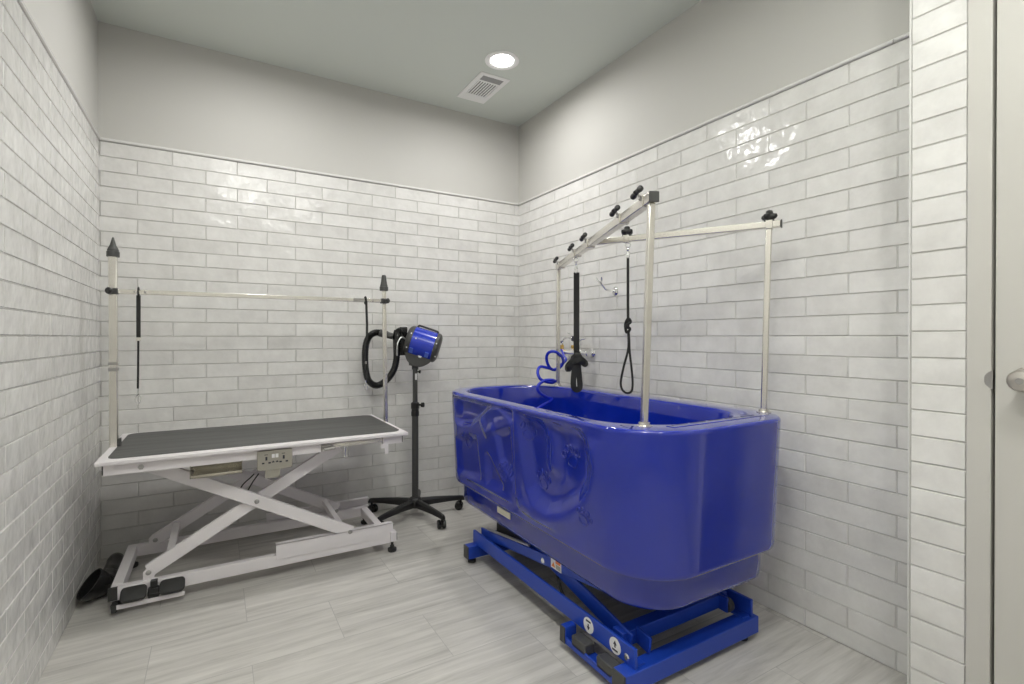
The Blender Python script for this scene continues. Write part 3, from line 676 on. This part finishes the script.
# scissor arms under the tub
for xx, s in ((1.672, 1), (2.205, -1)):
    a_ = arm((xx, -1.0, .146), (xx, -1.93, .271), .010, .046, parent=TB, m='frame')
    b_ = arm((xx+s*.022, -2.04, .120), (xx+s*.022, -1.32, .268), .010, .060, parent=TB, m='frame')
    if s == 1:
        MB().lathe((xx-.005, -1.561, .216), (-1, 0, 0), [(0, .012), (.004, .012), (.007, .008)], 16).build('pivot_bolt', 'chrome', a_)
        st = MB().box((xx-.0056, -1.685, .213), (xx-.0048, -1.615, .255)).build('warning_label', 'sticker', a_)
        MB().box((xx-.0062, -1.680, .238), (xx-.0055, -1.648, .251)).prism([(xx-.0056, -1.645, .219), (xx-.0056, -1.62, .219), (xx-.0056, -1.633, .238)], (-.0006, 0, 0)).build('warning_symbol', 'orange', st)
        MB().box((xx-.0062, -1.68, .217), (xx-.0055, -1.65, .234)).build('label_text', 'taupe', st)
MB().bar((1.67, -2.0, .124), (2.21, -2.0, .124), .05, .05, up=(0, 0, 1)).build('cross_beam', 'frame', TB, bevel=.003)
MB().bar((1.67, -1.05, .14), (2.21, -1.05, .14), .03, .03, up=(0, 0, 1)).build('cross_beam', 'frame', TB, bevel=.003)
MB().box((1.70, -1.93, .245), (2.18, -1.05, .2685)).build('lift_platform', 'rub', TB, bevel=.002)
MB().box((1.70, -1.42, .16), (2.1, -1.10, .24)).build('motor_housing', 'rub', TB, bevel=.004)
MB().cyl((1.664, -1.08, .188), (1.664, -1.46, .243), .006, 10).build('push_rod', 'bmetal', TB)
for xx in (2.18,):
    MB().lathe((xx-.014, -2.045, .118), (1, 0, 0), [(0, .024), (.003, .026), (.025, .026), (.028, .024)], 22).build('roller', 'grey', TB)
MB().bar((2.165, -2.06, .125), (2.165, -1.96, .125), .010, .055, up=(0, 0, 1)).build('roller_bracket', 'frame', TB, bevel=.002)
MB().bar((1.735, -2.085, .12), (1.735, -2.02, .13), .010, .055, up=(0, 0, 1)).build('roller_bracket', 'frame', TB, bevel=.002)
MB().tube([(1.70, -1.55, .235), (1.70, -1.60, .19), (1.69, -1.66, .12), (1.71, -1.74, .05), (1.74, -1.80, .01), (1.8, -1.85, .008)], .006, 8, res=6).build('power_cable', 'rub', TB)
# round pedal stickers with arrows, bolt
for yc, up_ in ((-1.885, False), (-2.022, True)):
    xs = rx0-.0062
    st = MB().lathe((xs, yc, .118), (-1, 0, 0), [(0, .027), (.0008, .027)], 32).build('pedal_sticker', 'sticker', TB)
    s = 1 if up_ else -1; mb = MB(); z_ = .118+s*.004
    mb.prism([(xs-.0008, yc-.008, z_), (xs-.0008, yc+.008, z_), (xs-.0008, yc, z_+s*.014)], (-.0005, 0, 0)); mb.box((xs-.0013, yc-.003, min(z_, z_-s*.009)), (xs-.0008, yc+.003, max(z_, z_-s*.009)))
    mb.box((xs-.0013, yc-.013, .118-s*.014-.003), (xs-.0008, yc+.013, .118-s*.014+.003)); mb.build('arrow_symbol', 'ink', st)
MB().lathe((rx0-.006, -2.078, .112), (-1, 0, 0), [(0, .012), (.003, .012), (.006, .008)], 16).build('pivot_bolt', 'chrome', TB)

# overhead restraint frame on the tub
tz = .8505
N0, N1 = V((1.690, -2.100, tz)), V((1.709, -2.111, 1.562))
B0, B1 = V((2.240, -.868, tz)), V((2.250, -.862, 1.534))
R0, R1 = V((2.300, -2.115, tz)), V((2.322, -2.120, 1.547))
dm = (B1-N1); dm.z = 0; dm.normalize(); nm = V((-dm.y, dm.x, 0))
zb_, ze_ = 1.5785, 1.548
def rail(a, b, w, h, name): return MB().bar(a, b, w, h, up=(0, 0, 1)).build(name, 'steel', TB, bevel=.003)
mb_ = rail(V((N1.x, N1.y, zb_))-dm*.018, V((B1.x, B1.y, ze_))+dm*.02, .032, .032, 'top_bar')
MB().bar(V((N1.x, N1.y, zb_))-dm*.018, V((N1.x, N1.y, zb_))-dm*.024, .034, .034, up=(0, 0, 1)).build('end_cap', 'grey', mb_, bevel=.002)
J = V((1.973, -1.5, 1.5615)); dr2 = V((J.x-R1.x, J.y-R1.y, 0)).normalized()
sbz = 1.5615-.0
sb2 = rail(V((R1.x, R1.y, sbz))-dr2*.040, V((J.x, J.y, sbz))-dr2*.015, .026, .026, 'side_bar')
MB().bar(V((R1.x, R1.y, sbz))-dr2*.040, V((R1.x, R1.y, sbz))-dr2*.045, .028, .028, up=(0, 0, 1)).build('end_cap', 'grey', sb2, bevel=.001)
for a, b, ref in ((N0, N1, dm), (B0, B1, dm), (R0, R1, dr2)):
    p = MB().bar(a, b, .022, .022, up=ref).build('post', 'steel', TB, bevel=.004)
    MB().lathe((a.x, a.y, tz-.001), (0, 0, 1), [(0, .026), (.003, .026), (.005, .019), (.012, .018)], 24).build('post_flange', 'steel', p)
# T-handle clamps along the top bar
for (cx_, cy_, cz_) in [(N1.x+(B1.x-N1.x)*t_, N1.y+(B1.y-N1.y)*t_, zb_+(ze_-zb_)*t_) for t_ in (.03, .191, .512, .684, .949)]:
    o = V((cx_, cy_, cz_)); side = nm if nm.x < 0 else -nm
    cl = MB().bar(o-dm*.012, o+dm*.012, .040, .040, up=(0, 0, 1)).build('bar_clamp', 'steel', mb_, bevel=.002)
    s0 = o+side*.016+V((0, 0, .008)); sd_ = (side*.62+V((0, 0, .78))).normalized(); s1 = s0+sd_*.027
    MB().cyl(s0, s1+sd_*.006, .0045, 10).lathe(s0, sd_, [(0, .009), (.006, .009), (.009, .006)], 12).build('clamp_screw', 'dkchrome', cl)
    mb = MB(); hd = (dm*-.82+V((0, 0, .12))+side*.0).normalized()
    for k in (-1, 1): mb.lathe(s1+hd*(k*.004), hd*k, [(-.004, .0085), (.0, .0085), (.010, .0075), (.022, .0105), (.030, .010), (.032, .006)], 14)
    mb.lathe(s1-sd_*.006, sd_, [(0, .008), (.012, .010), (.016, .008)], 12); mb.build('clamp_handle', 'black', cl)
    MB().bar(o-dm*.040+V((0, 0, .017))-side*.006, o-dm*.018+V((0, 0, .017))-side*.006, .022, .010, up=(0, 0, 1)).build('rubber_pad', 'rub', cl, bevel=.002)
# star knobs on the side bar
for pos in ((R1.x+.002, R1.y, sbz), (2.052, -1.640, sbz)):
    o = V(pos)
    cl = MB().bar(o-dr2*.012, o+dr2*.012, .034, .034, up=(0, 0, 1)).build('bar_clamp', 'steel', sb2, bevel=.002)
    vs = []; n = 36; secs = ((.018, .010), (.022, .022), (.030, .026), (.038, .024), (.042, .014), (.052, .012), (.055, .008))
    for zz, r in secs:
        for k in range(n):
            a = 2*math.pi*k/n; rr = r*(1+(.22*math.cos(4*a) if zz < .041 else 0)); vs.append(o+V((rr*math.cos(a), rr*math.sin(a), zz)))
    fs = [(i*n+k, i*n+(k+1) % n, (i+1)*n+(k+1) % n, (i+1)*n+k) for i in range(len(secs)-1) for k in range(n)]+[tuple(range(n))[::-1], tuple((len(secs)-1)*n+k for k in range(n))]
    MB().add(vs, fs).cyl(o+V((0, 0, .008)), o+V((0, 0, .02)), .005, 8).build('clamp_knob', 'black', cl, smooth=50)
    MB().bar(o-dr2*.018+V((0, 0, .0145)), o-dr2*.004+V((0, 0, .0145)), .02, .004, up=(0, 0, 1)).bar(o+dr2*.004+V((0, 0, .0145)), o+dr2*.018+V((0, 0, .0145)), .02, .004, up=(0, 0, 1)).build('rubber_pad', 'rub', cl)

# leashes on the tub frame
vdir = V((.5094, .8605, 0)); rdir = V((.8605, -.5094, 0))
l1 = thing('grooming_leash', (2.083, -1.246, .867), 'wide black tub leash tied in a bow-like knot, nearer the corner, hanging into the tub', 'grooming leash', 'leashes on the tub frame')
def snap(parent, top, zt_, zb__):
    mb = MB(); tp = V((top[0], top[1], zt_)); c_ = tp
    mb.tube([c_+rdir*(.011*math.cos(a))+V((0, 0, -.010+.011*math.sin(a))) for a in [2*math.pi*j/18 for j in range(18)]], .0024, 8, closed=True)
    mb.lathe(c_+V((0, 0, -.034)), (0, 0, 1), [(0, .004), (.003, .0065), (.009, .0065), (.013, .004)], 12)
    k = (zt_-.034)-zb__
    mb.tube([c_+V((0, 0, -.034))+rdir*(.004*math.sin(a))+V((0, 0, -k*t)) for t, a in [(j/12, 2*math.pi*j/12) for j in range(13)]], .0034, 8)
    mb.tube([c_+V((0, 0, -.034-k*.62))+rdir*(.008*math.cos(a))+V((0, 0, k*.36*math.sin(a))) for a in [2*math.pi*j/18 for j in range(18)]], .0024, 8, closed=True)
    mb.build('snap_hook', 'chrome', parent)
snap(l1, (2.0815, -1.245), 1.536, 1.458)
q = V((2.083, -1.246, 0)); Z_ = lambda z, a=0., b=0.: q+V((0, 0, z))+rdir*a+vdir*b
MB().tube([Z_(1.462), Z_(1.35), Z_(1.22), Z_(1.12), Z_(1.045, .001)], 0, flat=(.029, .0045, vdir)).build('strap', 'nylon', l1)
MB().tube([Z_(1.055, .0, -.006), Z_(1.03, .014, -.011), Z_(1.012, -.012, -.012), Z_(1.03, -.015, .004), Z_(1.045, .010, .008)], 0, flat=(.028, .005, vdir), closed=True, res=5).build('knot', 'nylon', l1)
MB().tube([Z_(1.035, -.004, -.008), Z_(1.01, -.020, -.010), Z_(.985, -.034, -.006), Z_(.972, -.042, .002), Z_(.990, -.040, .012), Z_(1.02, -.012, .008)], 0, flat=(.030, .004, vdir), res=6).build('loop', 'nylon', l1)
MB().tube([Z_(1.035, .006, -.006), Z_(1.015, .024, -.008), Z_(.998, .040, -.002), Z_(1.003, .046, .006), Z_(1.02, .030, .012), Z_(1.035, .008, .010)], 0, flat=(.028, .004, vdir), res=6).build('loop', 'nylon', l1)
MB().tube([Z_(1.025, -.006, -.004), Z_(.97, -.012, -.006), Z_(.90, -.017, -.008), Z_(.875, -.010, -.004), Z_(.868, .006, .0), Z_(.885, .018, .002), Z_(.94, .014, .004), Z_(1.025, .006, .004)], 0, flat=(.028, .004, vdir), res=6).build('hand_loop', 'nylon', l1)
l2 = thing('grooming_leash', (2.055, -1.645, .892), 'thin black tub leash ending in an open loop, hanging from the frame side bar', 'grooming leash', 'leashes on the tub frame')
snap(l2, (2.054, -1.644), 1.5435, 1.478)
q2_ = V((2.054, -1.644, 0)); Y_ = lambda z, a=0., b=0.: q2_+V((0, 0, z))+rdir*a+vdir*b
MB().tube([Y_(1.482), Y_(1.38), Y_(1.29), Y_(1.205, .001), Y_(1.17, .002)], 0, flat=(.011, .004, vdir)).build('strap', 'nylon', l2)
MB().tube([Y_(1.215, 0, -.004), Y_(1.20, .010, -.006), Y_(1.185, -.008, -.005), Y_(1.17, .010, .003), Y_(1.155, -.004, .006), Y_(1.19, -.010, .004)], .0062, 8, closed=True, res=5).build('knot', 'nylon', l2)
MB().tube([Y_(1.165, .001), Y_(1.11, .003), Y_(1.07, -.001), Y_(1.01, -.017), Y_(.945, -.030), Y_(.912, -.027), Y_(.894, -.012), Y_(.892, .006), Y_(.905, .018), Y_(.94, .021), Y_(1.0, .016), Y_(1.07, .008), Y_(1.12, .006), Y_(1.165, .003)], 0, flat=(.009, .0042, vdir), res=5).build('loop', 'nylon', l2)

# ------------------------------------------------------------------ wall faucet, blue hose, wall hook
Fa = thing('wall_faucet', (2.46, -.76, 1.04), 'chrome wall-mounted mixer faucet with brass vacuum-breaker loop behind the tub', 'faucet')
MB().lathe((W-.004, -.875, 1.038), (-1, 0, 0), [(0, .030), (.006, .029), (.012, .020), (.014, .014), (.05, .014)], 24).lathe((W-.004, -.66, 1.03), (-1, 0, 0), [(0, .030), (.006, .029), (.012, .020), (.014, .014), (.05, .014)], 24).build('wall_flange', 'chrome', Fa)
MB().lathe((2.445, -.90, 1.036), (0, 1, 0), [(0, .016), (.004, .019), (.05, .019), (.055, .023), (.10, .024), (.16, .024), (.165, .019), (.26, .019), (.264, .015)], 24).build('mixer_body', 'chrome', Fa)
mb = MB().lathe((2.44, -.815, 1.055), (0, 0, 1), [(0, .013), (.03, .013), (.034, .019), (.052, .018), (.058, .012)], 18); hv = mb.build('valve_bonnet', 'chrome', Fa)
MB().tube([(2.44, -.815, 1.10), (2.435, -.83, 1.116), (2.425, -.86, 1.124), (2.42, -.90, 1.128)], .0065, 10, res=5).build('lever_handle', 'chrome', hv)
lp = MB().tube([(2.44, -.753, 1.05), (2.44, -.753, 1.10), (2.44, -.742, 1.122), (2.44, -.715, 1.135), (2.44, -.685, 1.134), (2.44, -.655, 1.122), (2.44, -.640, 1.10), (2.44, -.637, 1.062)], .008, 10, res=6).build('loop_pipe', 'chrome', Fa)
mb = MB()
for yy, z0_, z1_ in ((-.753, 1.062, 1.085), (-.637, 1.056, 1.086)): mb.lathe((2.44, yy, z0_), (0, 0, 1), [(0, .011), (.003, .0125), (z1_-z0_-.003, .0125), (z1_-z0_, .011)], 8)
mb.build('union_nut', 'brass', lp, smooth=20)
MB().lathe((2.44, -.753, 1.112), (0, 0, 1), [(0, .011), (.018, .011), (.022, .007), (.03, .006)], 12).lathe((2.44, -.637, 1.098), (0, 0, 1), [(0, .010), (.012, .010)], 10).build('check_valve', 'ink', lp)
MB().tube([(2.44, -.735, 1.13), (2.44, -.735, 1.15), (2.43, -.71, 1.163)], .003, 8, res=3).build('pull_lever', 'chrome', lp)
bh = [(2.44, -.637, 1.056), (2.425, -.665, 1.036), (2.39, -.73, 1.015), (2.35, -.80, .998), (2.30, -.828, .974), (2.25, -.815, .940), (2.2, -.832, .965), (2.18, -.838, 1.013), (2.18, -.864, 1.046), (2.2, -.900, 1.050), (2.26, -.882, 1.019), (2.295, -.842, .976), (2.26, -.822, .940), (2.2, -.825, .953), (2.14, -.832, .962), (2.1, -.866, .935), (2.1, -.889, .899), (2.15, -.880, .878), (2.19, -.882, .871), (2.195, -.904, .882), (2.15, -.927, .892), (2.1, -.932, .890), (2.06, -.932, .866), (2.06, -.935, .834), (2.1, -.94, .803), (2.145, -.940, .787), (2.12, -.945, .770), (2.06, -.945, .745), (1.98, -.95, .70), (1.9, -.97, .62)]
hb = MB().tube(bh, .0088, 12, res=8).build('spray_hose', 'bluehose', smooth=60)
tag(hb, 'coiled blue spray hose running from the wall faucet down into the tub', 'hose')
MB().lathe((2.44, -.637, 1.034), (0, 0, 1), [(0, .010), (.012, .0115), (.024, .0115)], 12).build('hose_fitting', 'blueclip', hb)
hk = thing('wall_hook', (2.49, -1.077, 1.40), 'small chrome two-pronged sprayer hook on the right tiled wall above the tub', 'wall hook')
MB().lathe((W-.003, -1.077, 1.401), (-1, 0, 0), [(0, .026), (.004, .026), (.009, .020), (.012, .011), (.02, .010)], 24).build('hook_base', 'chrome', hk)
MB().tube([(2.485, -1.077, 1.401), (2.455, -1.079, 1.401), (2.425, -1.080, 1.406), (2.40, -1.078, 1.430), (2.385, -1.077, 1.448)], .0055, 10, res=5).build('hook_arm', 'chrome', hk)
MB().tube([(2.372, -1.101, 1.472), (2.378, -1.096, 1.456), (2.386, -1.078, 1.447), (2.384, -1.060, 1.455), (2.378, -1.053, 1.474)], .0048, 8, res=5).build('hook_fork', 'chrome', hk)

# ------------------------------------------------------------------ camera, world, colour
cam = bpy.data.cameras.new('camera'); co = bpy.data.objects.new('camera', cam); C.objects.link(co)
co.location = (.5077, -3.266, 1.1338); co.rotation_euler = (math.pi/2-.005, 0, -.5345)
cam.sensor_fit = 'HORIZONTAL'; cam.sensor_width = 36; cam.lens = 501.65/1024*36; cam.shift_y = -2.13/1024; cam.clip_start = .02
bpy.context.scene.camera = co
w = bpy.data.worlds.new('world'); bpy.context.scene.world = w; w.use_nodes = True
w.node_tree.nodes['Background'].inputs[0].default_value = (.8, .8, .8, 1); w.node_tree.nodes['Background'].inputs[1].default_value = .2
vs_ = bpy.context.scene.view_settings; vs_.view_transform = 'Standard'; vs_.look = 'None'; vs_.exposure = -.11; vs_.gamma = 1
